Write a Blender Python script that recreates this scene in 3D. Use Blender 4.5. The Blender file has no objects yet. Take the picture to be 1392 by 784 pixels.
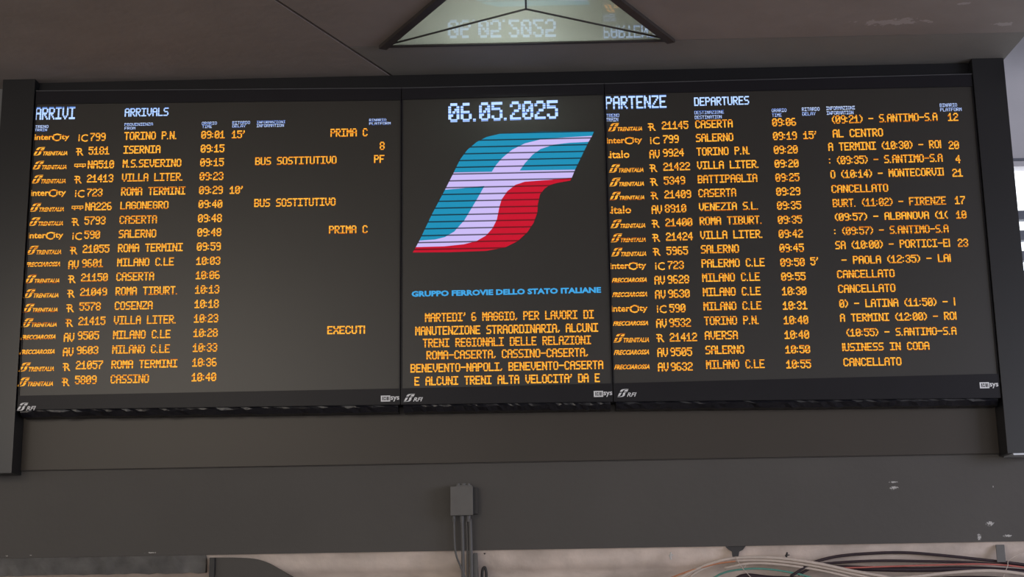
import bpy, bmesh, math, random
from mathutils import Vector, Matrix
from mathutils.geometry import tessellate_polygon
random.seed(7)
C = bpy.context.scene.collection
sc = bpy.context.scene

# ------------------------------------------------------------------ camera
CAMZ = 1.65                      # eye height above the hall floor
CAM = Vector((0.0, -11.6, CAMZ))
PITCH, YAW, ROLL, FPX = 0.215305, -0.0146606, -0.0161718, 1900.0
FW = Vector((math.sin(YAW)*math.cos(PITCH), math.cos(YAW)*math.cos(PITCH), math.sin(PITCH)))
_r = FW.cross(Vector((0, 0, 1))).normalized(); _u = _r.cross(FW)
RT = _r*math.cos(ROLL)+_u*math.sin(ROLL); UP = -_r*math.sin(ROLL)+_u*math.cos(ROLL)
cd = bpy.data.cameras.new('camera'); cam = bpy.data.objects.new('camera', cd); C.objects.link(cam)
m = Matrix((RT, UP, -FW)).transposed().to_4x4(); m.translation = CAM; cam.matrix_world = m
cd.sensor_width = 36; cd.lens = 36*FPX/1392; cd.clip_end = 200
sc.camera = cam

# ------------------------------------------------------------------ world, lights, exposure
w = bpy.data.worlds.new('world'); sc.world = w; w.use_nodes = True
bg = w.node_tree.nodes['Background']; bg.inputs[0].default_value = (0.97, 0.94, 0.95, 1); bg.inputs[1].default_value = 1.15

def area(name, loc, target, size, size_y, power, col):
    l = bpy.data.lights.new(name, 'AREA'); l.shape = 'RECTANGLE'; l.size = size; l.size_y = size_y
    l.energy = power; l.color = col
    o = bpy.data.objects.new(name, l); C.objects.link(o); o.location = loc
    o.rotation_euler = (Vector(target)-Vector(loc)).to_track_quat('-Z', 'Y').to_euler()
    return o
area('daylight_right', (11.5, -6.5, 3.6), (4.0, 0.6, 4.6), 5, 3, 420, (0.70, 0.76, 1.0))
area('hall_light', (-6.0, -12.0, 5.2), (-3.5, 0, 2.0), 5, 2, 180, (1.0, 0.88, 0.72))
sc.view_settings.view_transform = 'Standard'; sc.view_settings.look = 'None'
sc.view_settings.exposure = 0.0; sc.view_settings.gamma = 1.0; sc.view_settings.use_curve_mapping = False

# ------------------------------------------------------------------ helpers
CEIL = CAMZ+4.505                # underside of the ceiling
def ray(px, py): return FW*FPX+RT*(px-696)+UP*(392-py)
def at(px, py, Y=0.0):           # the point of the upright plane y = Y seen at a pixel
    d = ray(px, py); return CAM+d*((Y-CAM.y)/d.y)
def up_at(px, py, Z=CEIL):       # the point of the level plane z = Z seen at a pixel
    d = ray(px, py); return CAM+d*((Z-CAM.z)/d.z)

def mat(name, col, rough=0.8, spec=0.5, noise=0.0, nscale=3.0, bump=0.0, bscale=20.0, emit=None, estr=1.0, metal=0.0, ior=1.5):
    mt = bpy.data.materials.new(name); mt.use_nodes = True; nt = mt.node_tree; N = nt.nodes; L = nt.links
    b = N['Principled BSDF']; b.inputs['Base Color'].default_value = (*col, 1); b.inputs['Roughness'].default_value = rough
    b.inputs['Specular IOR Level'].default_value = spec; b.inputs['Metallic'].default_value = metal; b.inputs['IOR'].default_value = ior
    if noise or bump:
        tc = N.new('ShaderNodeTexCoord')
    if noise:
        n = N.new('ShaderNodeTexNoise'); n.inputs['Scale'].default_value = nscale; n.inputs['Detail'].default_value = 6
        L.new(tc.outputs['Object'], n.inputs['Vector'])
        r = N.new('ShaderNodeValToRGB'); r.color_ramp.elements[0].position = 0.3; r.color_ramp.elements[1].position = 0.7
        r.color_ramp.elements[0].color = (*[c*(1-noise) for c in col], 1); r.color_ramp.elements[1].color = (*[c*(1+noise) for c in col], 1)
        L.new(n.outputs['Fac'], r.inputs['Fac']); L.new(r.outputs['Color'], b.inputs['Base Color'])
    if bump:
        n2 = N.new('ShaderNodeTexNoise'); n2.inputs['Scale'].default_value = bscale; n2.inputs['Detail'].default_value = 5
        L.new(tc.outputs['Object'], n2.inputs['Vector'])
        bp = N.new('ShaderNodeBump'); bp.inputs['Strength'].default_value = bump; bp.inputs['Distance'].default_value = 0.02
        L.new(n2.outputs['Fac'], bp.inputs['Height']); L.new(bp.outputs['Normal'], b.inputs['Normal'])
    if emit:
        b.inputs['Emission Color'].default_value = (*emit, 1); b.inputs['Emission Strength'].default_value = estr
        mt.cycles.emission_sampling = 'NONE'
    return mt

def flaked(mt, spots, col, scale=14, th=0.56):
    """bare pale plaster showing through the paint at given places (x, y, z, sx, sy, sz)"""
    nt = mt.node_tree; N = nt.nodes; L = nt.links; b = N['Principled BSDF']
    old = b.inputs['Base Color'].links[0].from_socket
    tc = N.new('ShaderNodeTexCoord'); n = N.new('ShaderNodeTexNoise'); n.inputs['Scale'].default_value = scale; n.inputs['Detail'].default_value = 8
    n.inputs['Roughness'].default_value = 0.65
    L.new(tc.outputs['Object'], n.inputs['Vector']); acc = None
    for (x, y, z, sx, sy, sz) in spots:
        mp = N.new('ShaderNodeMapping'); mp.vector_type = 'TEXTURE'
        mp.inputs['Location'].default_value = (x, y, z); mp.inputs['Scale'].default_value = (sx, sy, sz)
        L.new(tc.outputs['Object'], mp.inputs['Vector'])
        ln = N.new('ShaderNodeVectorMath'); ln.operation = 'LENGTH'; L.new(mp.outputs[0], ln.inputs[0])
        mr = N.new('ShaderNodeMapRange'); mr.inputs[1].default_value = 0.0; mr.inputs[2].default_value = 1.0
        mr.inputs[3].default_value = 0.24; mr.inputs[4].default_value = -0.30
        L.new(ln.outputs['Value'], mr.inputs[0])
        if acc is None: acc = mr.outputs[0]
        else:
            mx = N.new('ShaderNodeMath'); mx.operation = 'MAXIMUM'; L.new(acc, mx.inputs[0]); L.new(mr.outputs[0], mx.inputs[1]); acc = mx.outputs[0]
    ad = N.new('ShaderNodeMath'); ad.operation = 'ADD'; L.new(acc, ad.inputs[0]); L.new(n.outputs['Fac'], ad.inputs[1])
    st = N.new('ShaderNodeMapRange'); st.inputs[1].default_value = th; st.inputs[2].default_value = th+0.03; L.new(ad.outputs[0], st.inputs[0])
    mix = N.new('ShaderNodeMixRGB'); L.new(st.outputs[0], mix.inputs[0]); L.new(old, mix.inputs[1]); mix.inputs[2].default_value = (*col, 1)
    L.new(mix.outputs[0], b.inputs['Base Color'])

def link(name, me, parent=None):
    o = bpy.data.objects.new(name, me); C.objects.link(o)
    if parent: o.parent = parent
    return o
def obj(name, bm, m, parent=None, smooth=False):
    bmesh.ops.recalc_face_normals(bm, faces=bm.faces)
    me = bpy.data.meshes.new(name); bm.to_mesh(me); bm.free()
    if m: me.materials.append(m)
    if smooth:
        for p in me.polygons: p.use_smooth = True
    return link(name, me, parent)
def thing(name, label, cat, loc=(0, 0, 0), group=None):
    o = bpy.data.objects.new(name, None); C.objects.link(o); o.location = loc; o.empty_display_size = 0.1
    return tag(o, label, cat, group)
def tag(o, label, cat, group=None):
    o['label'] = label; o['category'] = cat
    if group: o['group'] = group
    return o
def struct(o): o['kind'] = 'structure'; return o
def prism(bm, pts, d):
    """extrude a planar outline by vector d"""
    a = [bm.verts.new(p) for p in pts]; b = [bm.verts.new(Vector(p)+Vector(d)) for p in pts]
    bm.faces.new(a); bm.faces.new(b[::-1])
    n = len(a)
    for i in range(n): bm.faces.new((a[i], b[i], b[(i+1) % n], a[(i+1) % n]))
def box(bm, x0, x1, y0, y1, z0, z1, bev=0.0):
    t = bmesh.new()
    prism(t, [(x0, y0, z0), (x1, y0, z0), (x1, y0, z1), (x0, y0, z1)], (0, y1-y0, 0))
    bmesh.ops.recalc_face_normals(t, faces=t.faces)
    if bev: bmesh.ops.bevel(t, geom=list(t.edges), offset=bev, segments=2, affect='EDGES', profile=0.7)
    me = bpy.data.meshes.new('t'); t.to_mesh(me); t.free(); bm.from_mesh(me); bpy.data.meshes.remove(me)
def mkbox(name, m, parent, *a, bev=0.0):
    bm = bmesh.new(); box(bm, *a, bev=bev); return obj(name, bm, m, parent)
def spline(pts, n=8):
    P = [Vector(p) for p in pts]; P = [2*P[0]-P[1]]+P+[2*P[-1]-P[-2]]; out = []
    for i in range(1, len(P)-2):
        for k in range(n):
            t = k/n; a, b, c, d = P[i-1:i+3]
            out.append(0.5*((2*b)+(c-a)*t+(2*a-5*b+4*c-d)*t*t+(3*b-a-3*c+d)*t**3))
    out.append(P[-2]); return out
def tube(bm, pts, r, seg=8, n=8):
    P = spline(pts, n) if n else [Vector(p) for p in pts]; rings = []
    ref = Vector((0, 1, 0))
    for i, p in enumerate(P):
        t = (P[min(i+1, len(P)-1)]-P[max(i-1, 0)]).normalized()
        rr = ref if abs(t.dot(ref)) < 0.9 else Vector((1, 0, 0))
        u = t.cross(rr).normalized(); v = t.cross(u)
        rings.append([bm.verts.new(p+(u*math.cos(2*math.pi*k/seg)+v*math.sin(2*math.pi*k/seg))*r) for k in range(seg)])
    for a, b in zip(rings, rings[1:]):
        for k in range(seg): bm.faces.new((a[k], a[(k+1) % seg], b[(k+1) % seg], b[k]))
    bm.faces.new(rings[0][::-1]); bm.faces.new(rings[-1])

# ------------------------------------------------------------------ materials
M = {}
M['ceil'] = mat('ceiling_paint', (0.27, 0.232, 0.208), 0.75, 0.3, 0.10, 1.3, 0.25, 9)
M['ceil_strip'] = mat('ceiling_edge_paint', (0.215, 0.200, 0.178), 0.75, 0.3, 0.08, 1.1, 0.2, 9)
M['beam'] = mat('beam_paint', (0.100, 0.092, 0.083), 0.7, 0.3, 0.06, 0.9, 0.15, 12)
M['recess'] = mat('recess_panel_paint', (0.050, 0.040, 0.030), 0.4, 0.4, 0.06, 0.8)
M['black'] = mat('black_lacquer', (0.008, 0.008, 0.010), 0.4, 0.35, 0.1, 2)
M['pillar'] = mat('dark_satin_sheet', (0.010, 0.010, 0.011), 0.33, 0.6, 0.1, 1.2)
M['casing'] = mat('anthracite_casing', (0.011, 0.010, 0.013), 0.4, 0.25, 0.08, 3)
M['screen'] = mat('led_screen_face', (0.026, 0.023, 0.019), 0.38, 0.6, 0.05, 1.5)
M['pale'] = mat('bare_concrete', (0.80, 0.68, 0.59), 0.9, 0.2, 0.22, 2.6, 0.6, 7)
M['palewall'] = mat('pale_plaster', (0.62, 0.6, 0.61), 0.85, 0.3, 0.08, 1.5, 0.2, 6)
M['sidewall'] = mat('grey_plaster', (0.2, 0.2, 0.2), 0.85, 0.3, 0.06, 1.5)
M['floor'] = mat('terrazzo_floor', (0.38, 0.36, 0.34), 0.35, 0.5, 0.1, 8)
M['roof'] = mat('roof_slab_concrete', (0.12, 0.11, 0.1), 0.9, 0.2, 0.08, 2)
M['chip'] = mat('bare_plaster_chip', (0.72, 0.70, 0.66), 0.9, 0.2, 0.15, 20)
M['frame'] = mat('dark_brown_metal', (0.035, 0.028, 0.024), 0.55, 0.5, 0.2, 6)
M['housing'] = mat('white_reflector', (0.78, 0.745, 0.71), 0.7, 0.3, 0.03, 2)
M['tube'] = mat('lit_lamp', (0.8, 0.8, 0.8), 0.5, 0.5, emit=(0.90, 1.0, 0.93), estr=27.0)
M['tube'].cycles.emission_sampling = 'AUTO'
M['window'] = mat('daylit_window_pane', (0.8, 0.85, 0.9), 0.3, 0.5, emit=(0.93, 0.97, 1.0), estr=1.9)
M['louver'] = mat('window_louvre', (0.16, 0.17, 0.2), 0.6, 0.4, 0.1, 5)
M['metal'] = mat('pale_steel', (0.62, 0.64, 0.66), 0.35, 0.5, 0.08, 5, metal=0.4)
M['boxgrey'] = mat('grey_box_plastic', (0.145, 0.138, 0.128), 0.55, 0.4, 0.06, 8)
M['boxdark'] = mat('dark_box_grey', (0.05, 0.047, 0.045), 0.6, 0.4, 0.06, 8)
M['cablegrey'] = mat('grey_cable_sheath', (0.12, 0.115, 0.11), 0.5, 0.4, 0.06, 8)
M['cream'] = mat('cream_cable', (0.62, 0.52, 0.44), 0.55, 0.4, 0.08, 9)
M['orange_c'] = mat('orange_cable', (0.58, 0.25, 0.13), 0.5, 0.4, 0.08, 9)
M['green_c'] = mat('green_cable', (0.12, 0.33, 0.26), 0.5, 0.4, 0.08, 9)
M['red_c'] = mat('red_cable', (0.55, 0.16, 0.13), 0.5, 0.4, 0.08, 9)
M['black_c'] = mat('black_cable', (0.04, 0.025, 0.03), 0.5, 0.4, 0.08, 9)
M['print'] = mat('white_print', (0.85, 0.85, 0.85), 0.6, 0.3, 0.05, 30)
M['led_o'] = mat('amber_led', (0.02, 0.01, 0.0), 0.6, 0.05, emit=(1.0, 0.335, 0.022), estr=1.18)
M['led_b'] = mat('blue_white_led', (0.02, 0.02, 0.03), 0.6, 0.05, emit=(0.36, 0.56, 1.0), estr=1.35)
M['led_bs'] = mat('small_blue_white_led', (0.02, 0.02, 0.03), 0.6, 0.05, emit=(0.30, 0.48, 1.0), estr=1.3)
M['led_c'] = mat('cyan_led', (0.01, 0.02, 0.03), 0.6, 0.05, emit=(0.06, 0.42, 0.86), estr=0.9)

def scanlines(mt, c_lo, c_hi, lo, hi, scale):
    """LED rows caught at different points of the refresh cycle: uneven row brightness along the height"""
    N = mt.node_tree.nodes; L = mt.node_tree.links; b = N['Principled BSDF']
    tc = N.new('ShaderNodeTexCoord'); sp = N.new('ShaderNodeSeparateXYZ'); L.new(tc.outputs['Object'], sp.inputs[0])
    oi = N.new('ShaderNodeObjectInfo'); ad = N.new('ShaderNodeMath'); ad.operation = 'MULTIPLY_ADD'; ad.inputs[1].default_value = 7.0
    L.new(oi.outputs['Random'], ad.inputs[0]); L.new(sp.outputs['Z'], ad.inputs[2])
    n = N.new('ShaderNodeTexNoise'); n.noise_dimensions = '1D'; n.inputs['Scale'].default_value = scale; n.inputs['Detail'].default_value = 1
    L.new(ad.outputs[0], n.inputs['W'])
    r = N.new('ShaderNodeValToRGB'); r.color_ramp.elements[0].position = lo; r.color_ramp.elements[1].position = hi
    r.color_ramp.elements[0].color = (*c_lo, 1); r.color_ramp.elements[1].color = (*c_hi, 1)
    L.new(n.outputs['Fac'], r.inputs['Fac']); L.new(r.outputs['Color'], b.inputs['Emission Color'])
scanlines(M['led_o'], (0.50, 0.10, 0.004), (1.0, 0.44, 0.045), 0.34, 0.50, 85)
scanlines(M['led_b'], (0.10, 0.20, 0.50), (0.42, 0.60, 1.0), 0.33, 0.45, 60)
scanlines(M['led_bs'], (0.06, 0.16, 0.60), (0.62, 0.75, 1.0), 0.38, 0.58, 120)
def logo_mat(name, col, k):
    mt = mat(name, (0.02, 0.02, 0.02), 0.6, 0.04, emit=col, estr=1.0); N = mt.node_tree.nodes; L = mt.node_tree.links
    tc = N.new('ShaderNodeTexCoord'); sp = N.new('ShaderNodeSeparateXYZ'); L.new(tc.outputs['Object'], sp.inputs[0])
    # the display's own refresh lines: a dark LED row every sixth of a module
    f = N.new('ShaderNodeMath'); f.operation = 'MULTIPLY'; f.inputs[1].default_value = 1/0.0605; L.new(sp.outputs['Z'], f.inputs[0])
    fr = N.new('ShaderNodeMath'); fr.operation = 'FRACT'; L.new(f.outputs[0], fr.inputs[0])
    gt = N.new('ShaderNodeMapRange'); gt.inputs[1].default_value = 0.13; gt.inputs[2].default_value = 0.26
    gt.inputs[3].default_value = k; gt.inputs[4].default_value = 1.0; L.new(fr.outputs[0], gt.inputs[0])
    L.new(gt.outputs[0], N['Principled BSDF'].inputs['Emission Strength'])
    return mt
M['logo_blue'] = logo_mat('emblem_blue', (0.006, 0.27, 0.47), 0.10)
M['logo_white'] = logo_mat('emblem_white', (0.60, 0.50, 0.92), 0.12)
M['logo_red'] = logo_mat('emblem_red', (0.56, 0.0, 0.020), 0.25)

# glossy pane that mirrors the board: clear glass with a faint tint
pg = bpy.data.materials.new('light_pane_glass'); pg.use_nodes = True; N = pg.node_tree.nodes; L = pg.node_tree.links; N.clear()
o_ = N.new('ShaderNodeOutputMaterial'); mx = N.new('ShaderNodeMixShader'); gl = N.new('ShaderNodeBsdfGlossy'); tr = N.new('ShaderNodeBsdfTransparent'); lw_ = N.new('ShaderNodeLayerWeight')
gl.inputs['Roughness'].default_value = 0.004; tr.inputs['Color'].default_value = (0.93, 0.97, 0.94, 1); lw_.inputs['Blend'].default_value = 0.5
pw = N.new('ShaderNodeMath'); pw.operation = 'POWER'; pw.inputs[1].default_value = 5; L.new(lw_.outputs['Facing'], pw.inputs[0])
ma = N.new('ShaderNodeMath'); ma.operation = 'MULTIPLY_ADD'; ma.inputs[1].default_value = 0.93; ma.inputs[2].default_value = 0.11; L.new(pw.outputs[0], ma.inputs[0])
L.new(ma.outputs[0], mx.inputs[0]); L.new(tr.outputs[0], mx.inputs[1]); L.new(gl.outputs[0], mx.inputs[2]); L.new(mx.outputs[0], o_.inputs[0])
M['pane'] = pg

# ------------------------------------------------------------------ structure
XL, XR = at(50, 100).x, at(1321, 100).x            # inner edges of the two side panels
WOUT_L = XL-0.285
WOUT_R = (at(1362, 70).x+at(1390, 370).x)/2; print('WR', XR, at(1362,70).x, at(1390,370).x, 'WL', XL, at(7,103).x, at(0,215).x)
BACK = 0.2                                          # recess panel / beam plane
mkf = struct(mkbox('floor', M['floor'], None, -16, 16, -22, 3.5, -0.12, 0.0))

eL = up_at(520, 62); eR = up_at(912, 55); YE = (eL.y+eR.y)/2
side = eR.x-eL.x; apex = Vector(((eL.x+eR.x)/2, YE-side*math.sqrt(3)/2, CEIL))
TL = Vector((eL.x, YE, CEIL)); TR = Vector((eR.x, YE, CEIL)); TC = Vector((apex.x, YE-side/(2*math.sqrt(3)), CEIL))
j0 = up_at(523, 97); j1 = up_at(375, 0); jd = (j1-j0)/(j1.y-j0.y)
def joint(y, off=0.0): p = j0+jd*(y-j0.y); return (p.x+off, y, CEIL)
ceiling = struct(link('ceiling', None)); ceiling.location = (0, 0, 0)
YF = -20.0; G = 0.016
def panel(pts, m, th=0.09, name='ceiling_panel'):
    bm = bmesh.new(); prism(bm, pts, (0, 0, th)); return obj(name, bm, m, ceiling)
flaked(M['ceil'], [(*up_at(1215, 30), 0.75, 0.16, 0.5), (*up_at(1370, 33), 0.25, 0.10, 0.5), (*up_at(1310, 5), 0.15, 0.1, 0.5)], (0.40, 0.35, 0.33), 11, 0.56)
panel([joint(BACK, -G), joint(YF, -G), (-16, YF, CEIL), (-16, BACK, CEIL)], M['ceil'])
panel([joint(YE, G), TL, apex, TR, (WOUT_R+0.02, YE, CEIL), (16, YE, CEIL), (16, YF, CEIL), joint(YF, G)], M['ceil'])
panel([joint(BACK, G), joint(YE+0.012, G), (WOUT_R+0.02, YE+0.012, CEIL+0.004), (WOUT_R+0.02, BACK, CEIL+0.004)], M['ceil_strip'])
struct(mkbox('light_block_roof_slab', M['roof'], None, -16, 16, YF, 3.5, CEIL+1.1, CEIL+1.3)).name = 'trim_1'  # added slab, keeps world light from leaking through the ceiling joints
# wall behind the board above the beam, beam, pale haunch, lower wall
zb0 = at(300, 636, BACK).z                          # line between recess panel and beam
zb1 = at(696, 747, BACK).z                          # lower edge of the beam
flaked_spots = [(at(1215, 655, BACK), .085, .02), (at(1215, 663, BACK), .085, .035), (at(1346, 711, BACK), .08, .045), (at(1331, 730, BACK), .035, .07), (at(1370, 728, BACK), .09, .025),
                (at(1350, 661, BACK), .012, .02), (at(206, 751, BACK), .10, .014), (at(43, 754.5, BACK), .035, .012), (at(9, 755.5, BACK), .025, .012)]
flaked(M['beam'], [(p.x, p.y, p.z, a, 0.2, b) for p, a, b in flaked_spots], (0.55, 0.53, 0.50), 75, 0.56)
beam = mkbox('wall_beam', M['beam'], None, -16, 16, BACK, 0.62, zb1, zb0); beam.name = 'trim_2'; struct(beam)
wf = bmesh.new()
zlow = zb1
prof = [(BACK+0.012, zb1+0.004), (BACK+0.05, zb1-0.03), (BACK+0.07, zb1-0.07), (BACK+0.10, zb1-0.11), (BACK+0.14, zb1-0.16), (BACK+0.30, zb1-0.22), (BACK+0.30, 0.0), (0.9, 0.0), (0.9, zb1+0.004)]
nx = 160; rows = []
for i in range(nx+1):
    x = -16+32*i/nx; row = []
    for k, (y, z) in enumerate(prof):
        j = 0.006 if 0 < k < 4 else 0
        row.append(wf.verts.new((x, y+random.uniform(-j, j), z+random.uniform(-j, j)*0.7)))
    rows.append(row)
for a, b in zip(rows, rows[1:]):
    for k in range(len(prof)-1): wf.faces.new((a[k], a[k+1], b[k+1], b[k]))
lw = obj('wall_front', wf, M['pale'], None, smooth=True); struct(lw)
struct(mkbox('wall_left', M['sidewall'], None, -16, WOUT_L-0.004, BACK, 0.62, zb0+0.004, CEIL+0.0))
# right of the board: taller pale wall further back with a louvred window
RWY = 0.9
wz1 = at(1385, 226, RWY).z; wz0 = at(1391, 470, RWY).z
wx0 = at(1376, 226, RWY).x-0.1
rw = bmesh.new()
box(rw, WOUT_R-0.3, 16, RWY, RWY+0.25, wz1, CEIL+1.1)
box(rw, WOUT_R-0.3, 16, RWY, RWY+0.25, zb0, wz0)
box(rw, WOUT_R-0.3, wx0, RWY, RWY+0.25, wz0, wz1)
box(rw, 9.2, 16, RWY, RWY+0.25, wz0, wz1)
wr = struct(obj('wall_right', rw, M['palewall']))
mkbox('ledge', M['louver'], wr, WOUT_R-0.3, 16, RWY-0.025, RWY, at(1385, 219, RWY).z, at(1385, 216, RWY).z)
win = struct(link('window_1', None)); win.location = (0, 0, 0)
mkbox('pane', M['window'], win, wx0, 9.2, RWY+0.16, RWY+0.18, wz0, wz1)
py = [(285, 297), (312, 325), (340, 353), (367, 378), (394, 404), (421, 430)]
for a, b in py:
    mkbox('louvre', M['louver'], win, wx0, 9.2, RWY+0.02, RWY+0.12, at(1388, b, RWY).z, at(1388, a, RWY).z, bev=0.008)
for x in (6.2, 7.8): mkbox('mullion', M['louver'], win, x-0.03, x+0.03, RWY+0.02, RWY+0.14, wz0, wz1)

# ------------------------------------------------------------------ board surround
sur = struct(mkbox('wall_back', M['roof'], None, WOUT_L-0.002, WOUT_R, BACK, 0.62, zb0+0.002, CEIL+1.09))
z_t = at(696, 121, 0.05).z
def rel(par, o):  # keep world placement under an empty that has only a location
    o.matrix_parent_inverse = Matrix.Translation(-par.location); return o
def sub(name, m, par, *a, bev=0.0): return rel(par, mkbox(name, m, par, *a, bev=bev))
zpb_l = at(10, 643, -0.03).z; zpb_r = at(1385, 616, -0.03).z
tag(mkbox('side_panel', M['pillar'], None, WOUT_L, XL, -0.03, BACK-0.002, zpb_l, CEIL-0.001, bev=0.004), 'tall dark side panel left of the arrivals display', 'side panel', 'side panels framing the displays')
sp = thing('side_panel', 'tall dark side panel right of the departures display with a pale lower edge', 'side panel', ((XR+WOUT_R)/2, 0.08, zpb_r), 'side panels framing the displays')
sub('panel', M['pillar'], sp, XR, WOUT_R, -0.03, BACK-0.002, zpb_r, CEIL-0.001, bev=0.004)
o = sub('edge_strip', M['metal'], sp, XR+0.04, WOUT_R+0.02, -0.05, BACK-0.01, zpb_r-0.014, zpb_r-0.0005); o['label'] = 'pale metal strip along the lower edge'
o = mkbox('top_panel', M['black'], None, XL+0.002, XR-0.002, 0.07, BACK-0.002, z_t, CEIL-0.002); o.name = 'trim_4'; struct(o)
o = mkbox('recess_panel', M['recess'], None, XL+0.002, XR-0.002, BACK-0.03, BACK-0.004, zb0+0.008, z_t-0.002); o.name = 'trim_5'; struct(o)

# ------------------------------------------------------------------ LED lettering
F = {}
def g(ch, s): F[ch] = s.split('/')
for ch, s in {
 'A': '.###./#...#/#...#/#####/#...#/#...#/#...#', 'B': '####./#...#/#...#/####./#...#/#...#/####.', 'C': '.###./#...#/#..../#..../#..../#...#/.###.',
 'D': '####./#...#/#...#/#...#/#...#/#...#/####.', 'E': '#####/#..../#..../####./#..../#..../#####', 'F': '#####/#..../#..../####./#..../#..../#....',
 'G': '.###./#...#/#..../#.###/#...#/#...#/.###.', 'H': '#...#/#...#/#...#/#####/#...#/#...#/#...#', 'I': '#####/..#../..#../..#../..#../..#../#####',
 'L': '#..../#..../#..../#..../#..../#..../#####', 'M': '#...#/##.##/#.#.#/#.#.#/#...#/#...#/#...#', 'N': '#...#/##..#/##..#/#.#.#/#..##/#..##/#...#',
 'O': '.###./#...#/#...#/#...#/#...#/#...#/.###.', 'P': '####./#...#/#...#/####./#..../#..../#....', 'R': '####./#...#/#...#/####./#.#../#..#./#...#',
 'S': '.####/#..../#..../.###./....#/....#/####.', 'T': '#####/..#../..#../..#../..#../..#../..#..', 'U': '#...#/#...#/#...#/#...#/#...#/#...#/.###.',
 'V': '#...#/#...#/#...#/#...#/#...#/.#.#./..#..', 'X': '#...#/#...#/.#.#./..#../.#.#./#...#/#...#', 'Y': '#...#/#...#/.#.#./..#../..#../..#../..#..',
 'Z': '#####/....#/...#./..#../.#.../#..../#####', '0': '.###./#...#/#..##/#.#.#/##..#/#...#/.###.', '1': '..#../.##../#.#../..#../..#../..#../#####',
 '2': '.###./#...#/....#/..##./.#.../#..../#####', '3': '.###./#...#/....#/..##./....#/#...#/.###.', '4': '...#./..##./.#.#./#..#./#####/...#./...#.',
 '5': '#####/#..../####./....#/....#/#...#/.###.', '6': '.###./#..../#..../####./#...#/#...#/.###.', '7': '#####/....#/...#./..#../.#.../.#.../.#...',
 '8': '.###./#...#/#...#/.###./#...#/#...#/.###.', '9': '.###./#...#/#...#/.####/....#/....#/.###.',
 '.': '../../../../../../#.', ',': '../../../../../.#/#.', ':': '../../#./../../#./..', "'": '.#/.#/#./../../../..', '-': '...../...../...../#####/...../...../.....',
 '(': '..#/.#./#../#../#../.#./..#', ')': '#../.#./..#/..#/..#/.#./#..', ' ': '...../...../...../...../...../...../.....', '|': '#/#/#/#/#/#/#'}.items(): g(ch, s)

EPS = 0.004
def led_cols(s): return sum(len(F[c][0])+1 for c in s)-1
def led_mesh(s, W, Ht, bold=1.3, slope=0.0, adv_cols=None):
    """dot-matrix words as flat lit rows; origin at left end, centred in height"""
    cols = led_cols(s); cw = W/cols; rh = Ht/7; vs = []; fs = []
    cx = 0
    for c in s:
        gl = F[c]
        for r, row in enumerate(gl):
            k = 0
            while k < len(row):
                if row[k] == '#':
                    e = k
                    while e < len(row) and row[e] == '#': e += 1
                    ex = cw*(bold-1)/2
                    x0 = (cx+k)*cw-ex; x1 = (cx+e)*cw+ex; zc = Ht/2-(r+0.5)*rh; hh = rh*0.52
                    i = len(vs); vs += [(x0, 0, zc-hh+slope*x0), (x1, 0, zc-hh+slope*x1), (x1, 0, zc+hh+slope*x1), (x0, 0, zc+hh+slope*x0)]
                    fs.append((i, i+1, i+2, i+3)); k = e
                else: k += 1
        cx += len(gl[0])+1
    me = bpy.data.meshes.new('led_text'); me.from_pydata(vs, [], fs); me.update(); return me
def led(name, s, p, W, Ht, m, par, bold=1.3, slope=0.0):
    me = led_mesh(s, W, Ht, bold, slope); me.materials.append(m)
    o = link(name, me, par)
    o.location = (p.x, -EPS, p.z); return o

# small logos as vector shapes -------------------------------------------------
def px6(l, s=4.613, ox=540, oy=130): return [(ox+x/s, oy+y/s) for x, y in l]
def px7(l): return px6(l, 4.64, 540, 290)
OUT_TL = px6([(1235, 222), (900, 226), (650, 238), (560, 260), (500, 290), (440, 340), (395, 400), (355, 480)])
P_BLUE1 = OUT_TL + px6([(593, 478), (620, 435), (660, 390), (720, 340), (800, 300), (900, 275), (1060, 262), (1222, 253)])
P_BLUE2 = px6([(1200, 290), (1080, 296), (980, 308), (900, 335), (850, 370), (800, 425), (768, 470), (1115, 465)])
P_BLUE3 = px6([(300, 590), (400, 582), (547, 567), (500, 650), (420, 784)]) + px7([(400, 70), (360, 115), (300, 150), (240, 165), (140, 172), (222, 0)])
P_WHITE = px6([(1222, 253), (1060, 262), (900, 275), (800, 300), (720, 340), (660, 390), (620, 435), (593, 478), (355, 482), (300, 590), (400, 582), (547, 567), (500, 650), (420, 784)]) + \
    px7([(400, 70), (360, 115), (300, 150), (240, 165), (140, 172), (118, 213), (300, 208), (420, 195), (500, 175), (560, 140), (600, 95), (628, 40)]) + \
    px6([(640, 700), (655, 650), (690, 600), (740, 560), (800, 540), (960, 528), (1095, 515), (1115, 465), (768, 470), (800, 425), (850, 370), (900, 335), (980, 308), (1080, 296), (1200, 290)])
P_RED = px7([(118, 213), (300, 208), (420, 195), (500, 175), (560, 140), (600, 95), (628, 40)]) + \
    px6([(640, 700), (655, 650), (690, 600), (740, 560), (800, 540), (960, 528), (1095, 515), (1085, 533), (1000, 548), (960, 560), (925, 582), (895, 620), (882, 680), (878, 740)]) + \
    px7([(882, 0), (860, 60), (820, 120), (760, 175), (680, 215), (560, 237), (330, 245), (98, 247)])
def polys_mesh(polys, fn, name='emblem'):
    bm = bmesh.new()
    for P in polys:
        v = [bm.verts.new(fn(x, y)) for x, y in P]
        for t in tessellate_polygon([[Vector((x, -y, 0)) for x, y in P]]): bm.faces.new([v[i] for i in t])
    me = bpy.data.meshes.new(name); bm.to_mesh(me); bm.free(); return me
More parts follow.
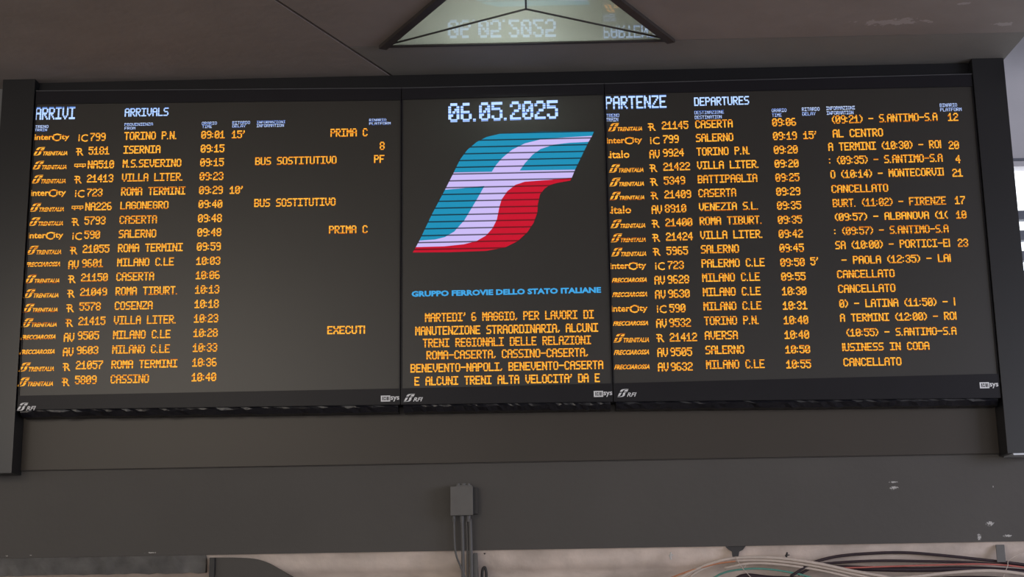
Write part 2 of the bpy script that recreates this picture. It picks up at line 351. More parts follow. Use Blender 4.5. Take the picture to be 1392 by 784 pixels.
def font_mesh(s, W, Ht, shear=0.0, bold=0.0, caps=True):
    cu = bpy.data.curves.new('t', 'FONT'); cu.body = s; cu.size = 1; cu.resolution_u = 2; cu.offset = bold; cu.shear = shear
    ob = bpy.data.objects.new('t', cu); me0 = bpy.data.meshes.new_from_object(ob)
    bm = bmesh.new(); bm.from_mesh(me0)
    xs = [v.co.x for v in bm.verts]; ys = [v.co.y for v in bm.verts]
    a, b = min(xs), max(xs); c, d = min(ys), max(ys)
    for v in bm.verts: v.co = Vector(((v.co.x-a)/(b-a)*W, 0, ((v.co.y-c)/(d-c)-0.5)*Ht))
    bpy.data.objects.remove(ob); bpy.data.curves.remove(cu); bpy.data.meshes.remove(me0)
    return bm
U = 0.0063                       # metres per photo pixel on the board
def join(parts, name):
    """parts: list of (bmesh or mesh, dx, dz)"""
    bm = bmesh.new()
    for p, dx, dz in parts:
        if isinstance(p, bmesh.types.BMesh):
            me = bpy.data.meshes.new('t'); p.to_mesh(me); p.free()
        else: me = p
        n = len(bm.verts); bm.from_mesh(me); bm.verts.ensure_lookup_table()
        for v in bm.verts[n:]: v.co += Vector((dx, 0, dz))
        bpy.data.meshes.remove(me)
    me = bpy.data.meshes.new(name); bm.to_mesh(me); bm.free(); return me
def mini(wd, ht):
    def fn(x, y): return ((x-561)/246*wd*U, 0, (260.5-y)/165*ht*U)
    return polys_mesh([P_BLUE1, P_BLUE2, P_BLUE3, P_RED], fn)
def rect(x0, x1, z0, z1):
    bm = bmesh.new(); bm.faces.new([bm.verts.new((x*U, 0, z*U)) for x, z in ((x0, z0), (x1, z0), (x1, z1), (x0, z1))]); return bm
LM = {}
LM['T'] = join([(mini(16, 12), 0, 0), (font_mesh('TRENITALIA', 34*U, 6*U, 0.3, 0.03), 13.5*U, -3.2*U)], 'logo')
LM['I'] = join([(font_mesh('inter', 25*U, 8.5*U, 0, 0.022), 0, 0.3*U), (font_mesh('C', 11*U, 11*U, 0, 0.018), 24.5*U, -0.3*U), (font_mesh('ity', 13.5*U, 10*U, 0, 0.02), 35.5*U, -0.8*U)], 'logo')
LM['L'] = join([(rect(0, 1.8, -4.5, -2.7), 0, 0), (font_mesh('italo', 27*U, 11*U, 0, 0.015), 2.0*U, 0)], 'logo')
LM['F'] = join([(font_mesh('FRECCIAROSSA', 47*U, 6.5*U, 0.35, 0.035), 0, 0)], 'logo')
LM['R'] = join([(font_mesh('R', 9*U, 11*U, -0.05, 0.012), 1.5*U, -0.2*U), (rect(-0.3, 3, 3.9, 5.2), 0, 0), (rect(-0.3, 4, -0.8, 0.6), 0, 0)], 'type')
LM['IC'] = join([(font_mesh('i', 1.8*U, 10*U, 0, 0.02), 0, 0), (font_mesh('C', 9.6*U, 11*U, 0, 0.01), 3.4*U, -0.4*U)], 'type')
b1 = [rect(0, 16, 1.6, 2.6), rect(0, 16, -1.6, -0.5), rect(0, 1, -1.6, 2.6), rect(15, 16, -1.6, 2.6)] + [rect(x, x+0.9, -1.6, 2.6) for x in (4, 7.5, 11)] + [rect(3, 5.2, -3.2, -1), rect(11, 13.2, -3.2, -1)]
LM['BUS'] = join([(b, 0, 0) for b in b1], 'type')
for k in LM: LM[k].materials.append(M['led_o'])
LM['RFI'] = join([(mini(15, 10.5), 0, 0), (font_mesh('RFI', 13*U, 5.5*U, 0.35, 0.02), 12.5*U, -2.3*U)], 'maker')
bx_ = [rect(0, 2.2, -4, 4), rect(2.2, 11.5, 2.5, 4), rect(2.2, 11.5, -4, -2.4), rect(11, 12.5, -4, 4), rect(3.6, 4.6, -2.4, 2.5), rect(6.3, 7.6, -2.4, 2.5), rect(9.3, 10.0, -2.4, 2.5), rect(4.6, 6.3, -0.4, 0.5)]
LM['SYS'] = join([(b, 0, 0) for b in bx_]+[(font_mesh('sys', 11.5*U, 7*U, 0, 0.02), 13*U, -0.6*U)], 'maker')
for k in ('RFI', 'SYS'): LM[k].materials.append(M['print'])

def place(name, key, p, par, par_name_loc, sc_=1.0, slope=0.0, y=-EPS):
    o = link(name, LM[key], par)
    o.location = (p.x, y, p.z); o.scale = (sc_, 1, sc_); o.rotation_euler = (0, -math.atan(slope), 0); return o

# ------------------------------------------------------------------ display units
def quadbox(name, m, par, base, c, y0, y1, bev=0.0):
    bm = bmesh.new(); prism(bm, [(p.x, y0, p.z) for p in c], (0, y1-y0, 0))
    bmesh.ops.recalc_face_normals(bm, faces=bm.faces)
    if bev: bmesh.ops.bevel(bm, geom=list(bm.edges), offset=bev, segments=2, affect='EDGES')
    o = obj(name, bm, m, par); o.matrix_parent_inverse = Matrix.Translation(-base); return o
def V3(x, z): return Vector((x, 0, z))
ZT = at(545, 121).z; ZB = at(545, 550).z; zs1 = at(545, 136.5).z; zs0 = at(545, 528).z
def unit(label, xa_t, xa_b, xb_t, xb_b, zt, zb, s1, s0):
    """case, recessed screen, bezel bars and the lower strip"""
    base = Vector(((xa_t+xb_t)/2, 0, zb[0]))
    t = thing('train_display', label, 'display', base, 'three display units side by side in the black surround')
    def X(a_t, a_b, z): k = (ZT-z)/(ZT-ZB); return a_t+(a_b-a_t)*k
    def L(z, d=0.0): return V3(X(xa_t, xa_b, z)+d, z)
    def R(z, d=0.0): return V3(X(xb_t, xb_b, z)-d, z)
    quadbox('case', M['casing'], t, base, [L(zb[0]), R(zb[1]), R(zt[1]), L(zt[0])], 0.012, 0.15)
    quadbox('top_bezel', M['casing'], t, base, [L(s1[0], .001), R(s1[1], .001), R(zt[1], .001), L(zt[0], .001)], -0.014, 0.012, 0.003)
    lb = quadbox('bottom_bezel', M['casing'], t, base, [L(zb[0], .001), R(zb[1], .001), R(s0[1], .001), L(s0[0], .001)], -0.014, 0.012, 0.003)
    quadbox('side_bezel', M['casing'], t, base, [L(s0[0], .001), L(s0[0], .012), L(s1[0], .012), L(s1[0], .001)][0:1]+[L(s0[0], .010), L(s1[0], .010), L(s1[0], .001)], -0.010, 0.012)
    quadbox('side_bezel', M['casing'], t, base, [R(s0[1], .010), R(s0[1], .001), R(s1[1], .001), R(s1[1], .010)], -0.010, 0.012)
    quadbox('edge_trim', M['trimline'], t, base, [L(zt[0]-.006, .001), R(zt[1]-.006, .001), R(zt[1], .001), L(zt[0], .001)], -0.019, -0.014)  # lighter grey line along the top edge of the case
    s = quadbox('screen', M['screen'], t, base, [L(s0[0], .010), R(s0[1], .010), R(s1[1], .010), L(s1[0], .010)], -0.001, 0.012)
    # black lip under the case, crinkled along its lower edge
    bm = bmesh.new(); n = 60; x0, x1 = L(zb[0], .02).x, R(zb[1], .02).x; pr = None
    for i in range(n+1):
        k = i/n; x = x0+(x1-x0)*k; z = zb[0]+(zb[1]-zb[0])*k
        a = [bm.verts.new((x, 0.01, z-0.001)), bm.verts.new((x, 0.0+random.uniform(0, .012), z-0.018+random.uniform(-.008, .008))),
             bm.verts.new((x, 0.05, z-0.055+random.uniform(-.006, .006))), bm.verts.new((x, BACK-0.035, z-0.06)), bm.verts.new((x, BACK-0.035, z-0.001))]
        if pr:
            for q in range(5): bm.faces.new((pr[q], pr[(q+1) % 5], a[(q+1) % 5], a[q]))
        else: bm.faces.new(a)
        pr = a
    bm.faces.new(pr[::-1])
    fo = obj('underside_lip', bm, M['case_lip'], t); fo.matrix_parent_inverse = Matrix.Translation(-base)
    return t, s, lb, base
M['trimline'] = mat('grey_edge_line', (0.07, 0.07, 0.075), 0.5, 0.5, 0.2, 5)
M['case_lip'] = mat('black_case_lip', (0.012, 0.012, 0.016), 0.28, 0.5, 0.1, 6, 0.5, 14)

def z_(px, py): return at(px, py).z
xS1t, xS1b = at(546, 136).x, at(544.5, 545).x
xS2t, xS2b = at(821.5, 125).x, at(833.5, 540).x
xS2c = (xS2t, xS2b)

LEFT, sL, bL, baseL = unit('left display listing amber arrivals under a blue-white header', XL+0.008, XL+0.008, xS1t-0.002, xS1b-0.002,
    (z_(49, 124), z_(545, 120)), (z_(24, 557), z_(544, 550)), (z_(49, 142), z_(545, 136.5)), (z_(24, 538), z_(544, 528)))
MID, sM, bM_, baseM = unit('middle display with the date, striped flag emblem and amber notice text', xS1t+0.002, xS1b+0.002, xS2t-0.002, xS2b-0.002,
    (z_(546, 120), z_(828, 114)), (z_(544, 550), z_(832, 546)), (z_(546, 136), z_(828, 129)), (z_(544, 528), z_(832, 521)))
RIGHT, sR, bR, baseR = unit('right display listing amber departures with cancelled trains and platform numbers', xS2t+0.002, xS2b+0.002, XR-0.004, XR-0.004,
    (z_(829, 114), z_(1322, 101)), (z_(833, 546), z_(1356, 541)), (z_(829, 128), z_(1322, 118)), (z_(833, 521), z_(1355, 508)))

def scale_at(px, py):
    a = at(px, py); b = at(px+50, py); c = at(px, py+50)
    return (b.x-a.x)/50, (a.z-c.z)/50
COL = 1.235                      # photo pixels per LED column of the table text
def row_pos(c1, c2, i): return at(*c1).lerp(at(*c2), i/17)
def item(name, s, px, py, par, h=11.0, x1=None, m='led_o', slope=0.0, bold=1.45, p=None):
    sx, sz = scale_at(px, py)
    W = (x1-px)*sx if x1 else led_cols(s)*COL*sx
    return led(name, s, p or at(px, py), W, h*sz, M[m], par, bold, slope)

rowsL = [('I', 'IC', '799', 'TORINO P.N.', '09:01', "15'"), ('T', 'R', '5181', 'ISERNIA', '09:15', ''), ('T', 'BUS', 'NA510', 'M.S.SEVERINO', '09:15', ''),
 ('T', 'R', '21413', 'VILLA LITER.', '09:23', ''), ('I', 'IC', '723', 'ROMA TERMINI', '09:29', "10'"), ('T', 'BUS', 'NA226', 'LAGONEGRO', '09:40', ''),
 ('T', 'R', '5793', 'CASERTA', '09:48', ''), ('I', 'IC', '590', 'SALERNO', '09:48', ''), ('T', 'R', '21055', 'ROMA TERMINI', '09:59', ''),
 ('F', 'AV', '9601', 'MILANO C.LE', '10:03', ''), ('T', 'R', '21150', 'CASERTA', '10:06', ''), ('T', 'R', '21049', 'ROMA TIBURT.', '10:13', ''),
 ('T', 'R', '5578', 'COSENZA', '10:18', ''), ('T', 'R', '21415', 'VILLA LITER.', '10:23', ''), ('F', 'AV', '9505', 'MILANO C.LE', '10:28', ''),
 ('F', 'AV', '9603', 'MILANO C.LE', '10:33', ''), ('T', 'R', '21057', 'ROMA TERMINI', '10:36', ''), ('T', 'R', '5809', 'CASSINO', '10:40', '')]
rowsR = [('T', 'R', '21145', 'CASERTA', '09:06', ''), ('I', 'IC', '799', 'SALERNO', '09:19', "15'"), ('L', 'AV', '9924', 'TORINO P.N.', '09:20', ''),
 ('T', 'R', '21422', 'VILLA LITER.', '09:20', ''), ('T', 'R', '5349', 'BATTIPAGLIA', '09:25', ''), ('T', 'R', '21409', 'CASERTA', '09:29', ''),
 ('L', 'AV', '8910', 'VENEZIA S.L.', '09:35', ''), ('T', 'R', '21400', 'ROMA TIBURT.', '09:35', ''), ('T', 'R', '21424', 'VILLA LITER.', '09:42', ''),
 ('T', 'R', '5965', 'SALERNO', '09:45', ''), ('I', 'IC', '723', 'PALERMO C.LE', '09:50', "5'"), ('F', 'AV', '9628', 'MILANO C.LE', '09:55', ''),
 ('F', 'AV', '9630', 'MILANO C.LE', '10:30', ''), ('I', 'IC', '590', 'MILANO C.LE', '10:31', ''), ('F', 'AV', '9532', 'TORINO P.N.', '10:40', ''),
 ('T', 'R', '21412', 'AVERSA', '10:40', ''), ('F', 'AV', '9505', 'SALERNO', '10:50', ''), ('F', 'AV', '9632', 'MILANO C.LE', '10:55', '')]
def table(rows, par, base, cols, sl0, sl1, idx):
    for i, (lg, ty, num, dest, tm, dl) in enumerate(rows):
        sl = sl0+(sl1-sl0)*i/17
        p = row_pos(*cols['logo'], i)
        place('operator_name', lg, p+V3(-2*U if (lg == 'I' and idx) else 0, 0), par, base, 1.0, sl)
        p = row_pos(*cols['type'], i)
        if ty == 'AV': item('train_type', 'AV', 500, 300, par, p=p+V3(-U if not idx else U*.5, 0), slope=sl, h=11.5)
        else: place('train_type', ty, p+V3({'R': 0, 'IC': 2*U, 'BUS': -1.5*U}[ty], 0), par, base, 1.0, sl)
        p = row_pos(*cols['num'], i); item('train_number', num, 500, 300, par, p=p+V3(U if ty == 'IC' else 0, 0), slope=sl)
        p = row_pos(*cols['dest'], i); item('place_name', dest, 500, 300, par, p=p, slope=sl)
        p = row_pos(*cols['time'], i); item('time', tm, 500, 300, par, p=p, slope=sl)
        if dl: p = row_pos(*cols['delay'], i); item('delay', dl, 500, 300, par, p=p, slope=sl)
table(rowsL, sL, baseL, dict(logo=((47, 187), (24.5, 519)), type=((105, 187.5), (84.5, 519)), num=((122, 186.3), (102.4, 516.4)),
      dest=((169.4, 185), (150.8, 515.4)), time=((274, 183.5), (261, 512.7)), delay=((315.5, 183), (303, 512))), -0.005, 0.001, 0)
table(rowsR, sR, baseR, dict(logo=((826, 173.3), (834.8, 499)), type=((881, 172.7), (894, 499)), num=((899.8, 170.8), (912, 498.3)),
      dest=((945.3, 169.2), (960, 495.6)), time=((1049.8, 166.5), (1068.9, 495)), delay=((1091, 165.5), (1109.5, 493))), 0.008, -0.002, 1)
for s, x, y, n in (('PRIMA C', 449.6, 180.8, 0), ('BUS SOSTITUTIVO', 347.3, 219.3, 2), ('BUS SOSTITUTIVO', 346, 276, 5), ('PRIMA C', 447.5, 312.5, 7), ('EXECUT|', 445.3, 448.8, 14)):
    item('information_text', s, x, y, sL, slope=-0.003, x1=(496 if s[0] == 'E' else (499.5 if s[0] == 'P' else None)))
item('platform_number', '8', 516.5, 198.3, sL); item('platform_number', 'PF', 508.8, 216.5, sL)
inf = [('(09:21) - S.ANTIMO-S.A', 1131, 1274, 162.7), ('AL CENTRO', 1132, 1200, 181.7), ('A TERMINI (10:30) - RO|', 1126, 1279, 199.7), (': (09:35) - S.ANTIMO-S.A', 1127, 1281, 218.2),
 ('O (10:14) - MONTECORVI|', 1129, 1282.5, 237.2), ('CANCELLATO', 1130.4, 1207, 256.9), ('BURT. (11:02) - FIRENZE', 1132, 1285.6, 276), ('(09:57) - ALBANOVA (1(', 1135, 1288, 295.2),
 (': (09:57) - S.ANTIMO-S.A', 1134, 1289, 314.2), ('SA (10:00) - PORTICI-E|', 1135.6, 1291, 333.3), ('- PAOLA (12:35) - LA|', 1144, 1292, 353.5), ('CANCELLATO', 1138, 1215.7, 373),
 ('CANCELLATO', 1139.4, 1216.8, 392.7), ('0) - LATINA (11:50) - |', 1141, 1298, 412.7), ('A TERMINI (12:00) - RO|', 1142, 1299.7, 432), ('(10:55) - S.ANTIMO-S.A', 1150.7, 1299.7, 452),
 ('|USINESS IN CODA', 1145, 1263, 471.9), ('CANCELLATO', 1146.6, 1225, 492.2)]
for i, (s, a, b, y) in enumerate(inf): item('information_text', s, a, y, sR, x1=b, slope=0.006-0.008*i/17)
for s, a, y in (('12', 1288.5, 159.3), ('20', 1289.6, 197.4), ('4', 1299, 216.5), ('21', 1294.6, 234.9), ('17', 1298, 272.3), ('10', 1299.7, 292), ('23', 1302, 330)):
    item('platform_number', s, a, y, sR)
hd = [(sL, 'ARRIVI', 48.5, 102, 154.5, 17, 'led_b'), (sL, 'ARRIVALS', 170, 229, 153, 11.5, 'led_b'), (sL, 'TRENO', 48, 66, 172.4, 3.8, 'led_bs'), (sL, 'TRAIN', 47.5, 64, 177, 3.8, 'led_bs'),
 (sL, 'PROVENIENZA', 169.5, 208, 169.5, 3.8, 'led_bs'), (sL, 'FROM', 169.5, 184, 174.6, 3.8, 'led_bs'), (sL, 'ORARIO', 274.5, 295, 167.8, 3.8, 'led_bs'), (sL, 'TIME', 275, 288, 172.3, 3.8, 'led_bs'),
 (sL, 'RITARDO', 316, 340, 167, 3.8, 'led_bs'), (sL, 'DELAY', 316, 334, 171.6, 3.8, 'led_bs'), (sL, 'INFORMAZIONI', 349, 388, 166.3, 3.8, 'led_bs'), (sL, 'INFORMATION', 349, 386, 171.1, 3.8, 'led_bs'),
 (sL, 'BINARIO', 502, 525, 163.5, 3.8, 'led_bs'), (sL, 'PLATFORM', 502, 531, 168.3, 3.8, 'led_bs'),
 (sR, 'PARTENZE', 823, 905.5, 140.2, 18, 'led_b'), (sR, 'DEPARTURES', 943.7, 1018, 138.4, 11.5, 'led_b'), (sR, 'TRENO', 824, 841.6, 157.2, 4.6, 'led_bs'), (sR, 'TRAIN', 824, 840.3, 163, 4.6, 'led_bs'),
 (sR, 'DESTINAZIONE', 944, 984, 153.2, 4.6, 'led_bs'), (sR, 'DESTINATION', 944.4, 981, 159.8, 4.6, 'led_bs'), (sR, 'ORARIO', 1049, 1069, 150.3, 4.6, 'led_bs'), (sR, 'TIME', 1049.3, 1062.4, 156.7, 4.6, 'led_bs'),
 (sR, 'RITARDO', 1090, 1114, 148.8, 4.6, 'led_bs'), (sR, 'DELAY', 1090.5, 1108.5, 155, 4.6, 'led_bs'), (sR, 'INFORMAZIONI', 1123, 1162, 147.4, 4.6, 'led_bs'), (sR, 'INFORMATION', 1123.7, 1160, 153.9, 4.6, 'led_bs'),
 (sR, 'BINARIO', 1277.3, 1300.8, 143.3, 4.6, 'led_bs'), (sR, 'PLATFORM', 1278, 1307, 149.4, 4.6, 'led_bs')]
for par, s, a, b, y, h, m_ in hd:
    o = item('header_text', s, a, y, par, h=h, x1=b, m=m_, bold=1.35 if m_ == 'led_b' else 1.05, slope=0.006 if par is sR else -0.002)
    o['label'] = 'blue-white header lettering'
# middle unit
item('date_text', '06.05.2025', 610, 153.5, sM, h=25.5, x1=757.8, m='led_b', bold=1.35, slope=0.01)['label'] = 'large blue-white date'
msg = [("MARTEDI' 6 MAGGIO, PER LAVORI DI", 578, 806.7, 431.7), ('MANUTENZIONE STRAORDINARIA, ALCUNI', 564.8, 812.4, 449.9), ('TRENI REGIONALI DELLE RELAZIONI', 575, 802.8, 466.3),
 ('ROMA-CASERTA, CASSINO-CASERTA,', 580, 798.6, 483), ('BENEVENTO-NAPOLI, BENEVENTO-CASERTA', 558.3, 819.3, 500.5), ("E ALCUNI TRENI ALTA VELOCITA' DA E", 563.7, 814.7, 518.2)]
for s, a, b, y in msg: item('notice_line', s, a, y, sM, h=11.8, x1=b, slope=0.001)
def big(x, y): p = at(x, y); return (p.x, -EPS, p.z)
for nm, P, mm, lb in (('emblem_field', [P_BLUE1, P_BLUE2, P_BLUE3], 'logo_blue', 'blue fields of the flag emblem'), ('emblem_cross', [P_WHITE], 'logo_white', 'lilac-white curved cross of the emblem'), ('emblem_sweep', [P_RED], 'logo_red', 'red lower sweep of the emblem')):
    me = polys_mesh(P, big); me.materials.append(M[mm]); o = link(nm, me, sM); o['label'] = lb
bm = font_mesh('GRUPPO FERROVIE DELLO STATO ITALIANE', at(817, 394).x-at(559.5, 399.5).x, 8.0*U, 0, 0.045)
me = bpy.data.meshes.new('caption'); bm.to_mesh(me); bm.free(); me.materials.append(M['led_c'])
o = link('caption_text', me, sM); p = at(559.5, 399.6); p2 = at(817, 394); o.location = (p.x, -EPS, p.z); o.rotation_euler = (0, -math.atan((p2.z-p.z)/(p2.x-p.x)), 0); o['label'] = 'sky-blue capital lettering'
# printed marks on the lower bezels
for key, px, py_, par, base in (('RFI', 24, 553, bL, baseL), ('RFI', 549, 541, bM_, baseM), ('RFI', 839, 534.5, bR, baseR), ('SYS', 518, 542, bL, baseL), ('SYS', 807, 535.7, bM_, baseM), ('SYS', 1331, 524, bR, baseR)):
    place('printed_mark', key, at(px, py_), par, base, 1.0, 0.0, y=-0.0165)['label'] = 'small white printed mark'

# ------------------------------------------------------------------ triangular ceiling light
lt = thing('ceiling_light', 'triangular glazed ceiling light with dark bars mirroring the display date', 'ceiling light', TC)
def lpart(o): o.matrix_parent_inverse = Matrix.Translation(-lt.location); return o
def inset(k):  # triangle shrunk toward its centre
    return [TC+(q-TC)*k for q in (TL, TR, apex)]
def bar(name, a, b, wd, z0, z1, m, off=0.0):
    d = (b-a).normalized(); n = Vector((-d.y, d.x, 0)); n = n if n.dot(TC-a) < 0 else -n
    a2 = a-n*off; b2 = b-n*off
    pts = [a2-n*wd/2, b2-n*wd/2, b2+n*wd/2, a2+n*wd/2]; bm = bmesh.new()
    prism(bm, [(p.x, p.y, CEIL+z0) for p in pts], (0, 0, z1-z0)); return lpart(obj(name, bm, m, lt))
ti = inset(0.955)
bar('frame_bar', TL, apex, 0.07, -0.03, 0.002, M['frame'], 0.0)
bar('frame_bar', TR, apex, 0.07, -0.03, 0.002, M['frame'], 0.0)
bar('frame_bar', TL, TR, 0.03, -0.010, 0.002, M['frame'], 0.0)
for q in (TL, TR, apex):
    a = TC; d = (q-TC).normalized(); n = Vector((-d.y, d.x, 0))*0.007; bm = bmesh.new(); e = q-d*0.02
    prism(bm, [(p.x, p.y, CEIL-0.005) for p in (a-n, e-n, e+n, a+n)], (0, 0, 0.01)); lpart(obj('glazing_bar', bm, M['frame'], lt))
K = inset(0.985)
for a, b in ((K[0], K[1]), (K[1], K[2]), (K[2], K[0])):
    bm = bmesh.new(); prism(bm, [(p.x, p.y, CEIL+0.003) for p in (a, b, TC)], (0, 0, 0.0006)); lpart(obj('pane', bm, M['pane'], lt))
# white reflector box above the panes
H = 0.42; bm = bmesh.new()
top = [(p.x, p.y, CEIL+H) for p in (TL, TR, apex)]; prism(bm, top, (0, 0, 0.02))
for a, b in ((TL, TR), (TR, apex), (apex, TL)):
    d = (b-a).normalized(); n = Vector((-d.y, d.x, 0)); n = n if n.dot(TC-a) < 0 else -n
    prism(bm, [(a.x, a.y, CEIL+0.01), (b.x, b.y, CEIL+0.01), (b.x, b.y, CEIL+H+0.02), (a.x, a.y, CEIL+H+0.02)], tuple(n*0.02))
lpart(obj('reflector', bm, M['housing'], lt))
bm = bmesh.new(); box(bm, TC.x-0.28, TC.x+0.02, TC.y-0.1, TC.y-0.02, CEIL+0.26, CEIL+0.34, bev=0.01)
lpart(obj('lamp', bm, M['tube'], lt))

# ------------------------------------------------------------------ junction box on the beam
a = at(612, 661, 0.08); b = at(643, 700, 0.08); cx = (a.x+b.x)/2
jb = thing('junction_box', 'grey junction box on the beam with cables running down from it', 'junction box', (cx, BACK, b.z))
sub('cover', M['boxgrey'], jb, a.x, b.x, 0.08, 0.13, b.z, a.z, bev=0.006)
sub('base', M['boxdark'], jb, a.x+0.01, b.x+0.036, 0.131, BACK-0.001, b.z+0.012, a.z-0.006, bev=0.004)  # dark plate set wider than the cover on the right
bm = bmesh.new()
for px in (623, 630, 637): tube(bm, [at(px, 662, 0.13), at(px, 657, 0.13)], 0.014 if px != 630 else 0.02, 10, 0)
box(bm, at(620, 660, .1).x, at(641, 660, .1).x, 0.11, 0.16, a.z-0.001, a.z+0.012)
rel(jb, obj('top_gland', bm, M['boxgrey'], jb))
for px in (617, 628, 637):
    bm = bmesh.new(); tube(bm, [at(px, 699, 0.125), at(px, 709, 0.125)], 0.017 if px > 620 else 0.012, 10, 0); rel(jb, obj('cable_gland', bm, M['cablegrey'], jb))
for pts, r, y in (([(628, 705), (629, 740), (629.5, 790), (630, 860)], 0.014, .125), ([(634, 704), (635.5, 740), (636, 790), (637, 860)], 0.010, .135), ([(639, 705), (640, 740), (641, 790), (642, 860)], 0.015, .125),
                  ([(617, 705), (618, 740), (621, 757), (627, 772), (634, 795), (636, 860)], 0.0085, .12)):
    bm = bmesh.new(); tube(bm, [at(x, y_, y) for x, y_ in pts], r, 8, 6); rel(jb, obj('cable', bm, M['cablegrey'], jb, True))
st = mkbox('cable_bracket', M['boxgrey'], None, at(644, 760, .3).x, at(650, 760, .3).x, 0.16, 0.5, at(648, 860, .3).z, at(648, 752, .3).z, bev=0.004)
tag(st, 'short grey upright bracket behind the junction box cables below the beam', 'bracket')
bm = bmesh.new()
for pts in ([(648, 748), (655, 749), (660, 752)], [(655, 790), (656, 775), (659, 771), (661, 778), (661, 790)]):
    tube(bm, [at(x, y, 0.25) for x, y in pts], 0.012, 6, 5)
o = obj('bent_wire_hook', bm, M['boxdark'], None, True); tag(o, 'dark bent wire ends right of the junction box cables', 'hook')

# ------------------------------------------------------------------ things under the beam, left
bm = bmesh.new(); x0 = -9.0; xa = at(283, 770, .3).x; z1 = zb1-0.001; pr = None
n = 90
for i in range(n+1):
    x = x0+(xa-x0)*i/n; zz = at(140, 780.5, 0.22).z+random.uniform(-.006, .006)
    v = [bm.verts.new((x, 0.205, z1)), bm.verts.new((x, 0.212+random.uniform(-.006, .006), zb1-0.06)), bm.verts.new((x, 0.215+random.uniform(-.01, .01), zz)), bm.verts.new((x, 0.262, zz)), bm.verts.new((x, 0.25, z1))]
    if pr:
        for q in range(5): bm.faces.new((pr[q], pr[(q+1) % 5], v[(q+1) % 5], v[q]))
    else: bm.faces.new(v)
    pr = v
bm.faces.new(pr[::-1])
o = obj('torn_render_band', bm, mat('torn_render', (0.13, 0.125, 0.118), 0.85, 0.3, 0.35, 5, 0.8, 8), None); struct(o); o.name = 'trim_3'
post = mkbox('cable_post', M['boxdark'], None, at(285, 770, .2).x, at(292, 770, .2).x, 0.18, 0.235, at(288, 860, .2).z, at(288, 757.5, .2).z, bev=0.005)
tag(post, 'thin dark upright post under the left part of the beam', 'post')
crv = spline([(x, y, 0) for x, y in [(318, 757.5), (345, 759), (362, 764), (374, 770.5), (389, 780), (402, 791), (418, 812), (426, 860)]], 5)
prof = [(293, 757.5)]+[(p.x, p.y) for p in crv]+[(293, 860)]
bm = bmesh.new(); prism(bm, [at(x, y, 0.212) for x, y in prof], (0, 0.2, 0))
o = obj('curved_hood', bm, M['beam']); tag(o, 'dark grey hood with a rounded top right of the thin post', 'hood')

# ------------------------------------------------------------------ cables under the beam, right
def cable(name, label, pts, r, m, Y=0.3, group=None, n=8):
    bm = bmesh.new(); tube(bm, [at(p[0], p[1], Y if len(p) < 3 else p[2]) for p in pts], r, 8, n)
    o = obj(name, bm, m, None, True); return tag(o, label, 'cable', group)
cable('cream_cable', 'cream cable on top of the arched bundle right of centre', [(905, 800), (935, 779), (975, 763), (1010, 757.5), (1060, 758.5), (1110, 765.5), (1160, 776), (1210, 785), (1290, 800)], 0.014, M['cream'], 0.222, 'cream cables under the right half of the beam')
cable('cream_cable', 'second cream cable just under the topmost arched one', [(925, 797), (950, 775.5), (985, 763.8), (1020, 761), (1060, 762.5), (1110, 769.5), (1160, 780), (1210, 792)], 0.013, M['cream'], 0.236, 'cream cables under the right half of the beam')
cable('cream_cable', 'lowest cream cable of the arch, shortest of the three', [(985, 772), (1020, 765.5), (1060, 767), (1110, 774), (1150, 783), (1190, 795)], 0.012, M['cream'], 0.250, 'cream cables under the right half of the beam')
cable('cream_cable', 'cream cable rising to the far right below the red wire', [(1130, 800), (1190, 788), (1240, 784), (1290, 778.5), (1340, 775.5), (1380, 778.5), (1440, 788)], 0.014, M['cream'], 0.205, 'cream cables under the right half of the beam')
cable('orange_cable', 'orange wire running up into the left end of the arched bundle', [(880, 800), (915, 784), (945, 773.5), (975, 766), (1000, 762.5)], 0.007, M['orange_c'], 0.216)
cable('green_cable', 'green wire below the arch of cream cables', [(950, 800), (972, 784), (990, 776.5), (1015, 773), (1040, 773), (1070, 777), (1100, 784), (1140, 800)], 0.008, M['green_c'], 0.255)
cable('black_cable', 'upper black cable arching over the red wire', [(1075, 783), (1097, 769), (1114, 761.5), (1145, 755), (1190, 751.5), (1235, 751), (1290, 755.5), (1340, 761), (1392, 767), (1450, 774)], 0.012, M['black_c'], 0.248, 'black cables under the right half of the beam')
cable('black_cable', 'lower black cable between the upper arch and the red wire', [(1085, 781), (1108, 769.5), (1132, 765), (1190, 762), (1250, 762.5), (1320, 764.5), (1392, 770), (1450, 778)], 0.011, M['black_c'], 0.268, 'black cables under the right half of the beam')
cable('black_cable', 'thick black cable running just beneath the red wire', [(1110, 770), (1160, 772), (1240, 774), (1320, 773), (1392, 777), (1450, 784)], 0.022, M['black_c'], 0.285, 'black cables under the right half of the beam')
cable('red_cable', 'thin red wire crossing between black cables at right', [(1140, 772), (1200, 770), (1260, 768), (1320, 766.5), (1360, 767.5), (1392, 771), (1450, 780)], 0.007, M['red_c'], 0.238)
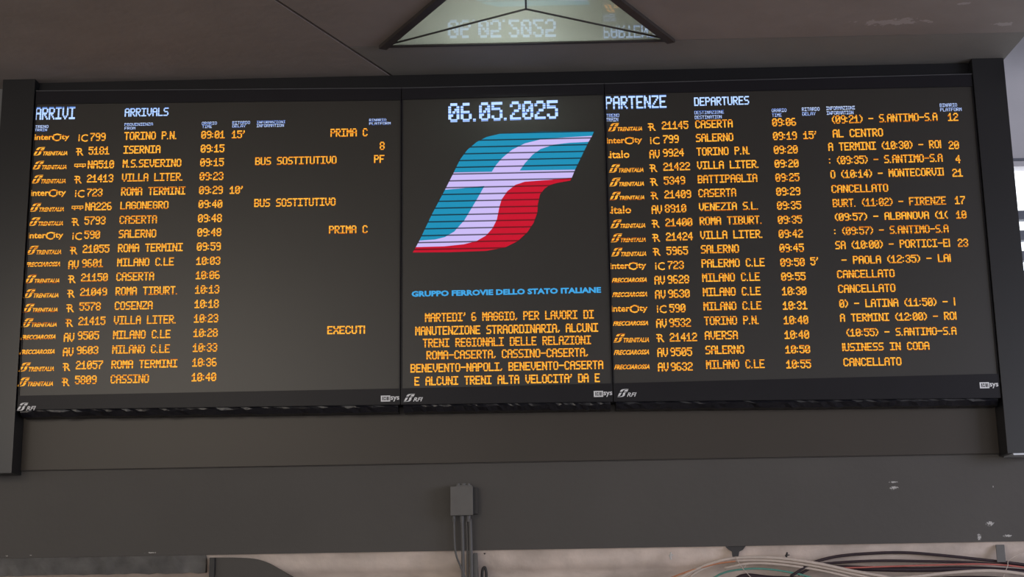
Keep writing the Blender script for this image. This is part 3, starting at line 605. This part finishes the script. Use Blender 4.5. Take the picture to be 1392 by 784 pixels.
cable('dark_cable', 'dark cable beneath the green wire', [(990, 800), (1010, 783), (1060, 786), (1200, 789), (1340, 786), (1450, 796)], 0.020, M['black_c'], 0.29)  # black tube along the dark background under the bundle
# fittings and ties
bm = bmesh.new(); prism(bm, [at(x, y, 0.215) for x, y in [(986, 742.5), (1014, 741.5), (1010, 747), (1005, 749.5), (1003.5, 758), (996, 758), (995, 749.5), (990, 746.5)]], (0, 0.014, 0))
tag(obj('cable_clamp', bm, M['boxdark']), 'dark T shaped clamp holding the cream cable arch', 'clamp', 'metal fittings holding the cables')
bm = bmesh.new(); box(bm, at(1354, 750, .22).x, at(1366, 750, .22).x, 0.212, 0.222, at(1360, 764, .22).z, at(1360, 740, .22).z, 0.004)
tag(obj('cable_clamp', bm, M['boxgrey']), 'grey strap bracket holding the cables at far right', 'clamp', 'metal fittings holding the cables')
bm = bmesh.new(); tube(bm, [at(x, y, 0.21) for x, y in [(1000, 756), (1005, 766), (1012, 775), (1024, 788)]], 0.0035, 6, 5); tube(bm, [at(x, y, 0.21) for x, y in [(1010, 772), (1014, 768.5)]], 0.0035, 6, 0)
tag(obj('tie_string', bm, M['cream'], None, True), 'pale tie string hanging across the arch below the T clamp', 'string', 'pale ties around the cables')
bm = bmesh.new(); tube(bm, [at(x, y, 0.215) for x, y in [(1410, 742), (1392, 750), (1372, 761), (1370, 768), (1367, 776), (1362, 790)]], 0.0035, 6, 6)
tag(obj('tie_string', bm, M['cream'], None, True), 'pale tie string looping beside the far right bracket', 'string', 'pale ties around the cables')
for px, lb in ((912, 'small nail with a pale tip left of the cable arch'), (1070, 'small dark hook above the right slope of the cable arch')):
    bm = bmesh.new(); z = at(px, 758, .25); tube(bm, [at(px, 751, 0.2), at(px-1, 755, .22), at(px, 760, 0.232)], 0.008, 6, 4); tube(bm, [at(px-3, 755, .218), at(px+3, 754, .218)], 0.005, 6, 0)
    tag(obj('wall_hook', bm, M['chip'] if px < 1000 else M['boxdark'], None, True), lb, 'hook', 'hooks under the right half of the beam')
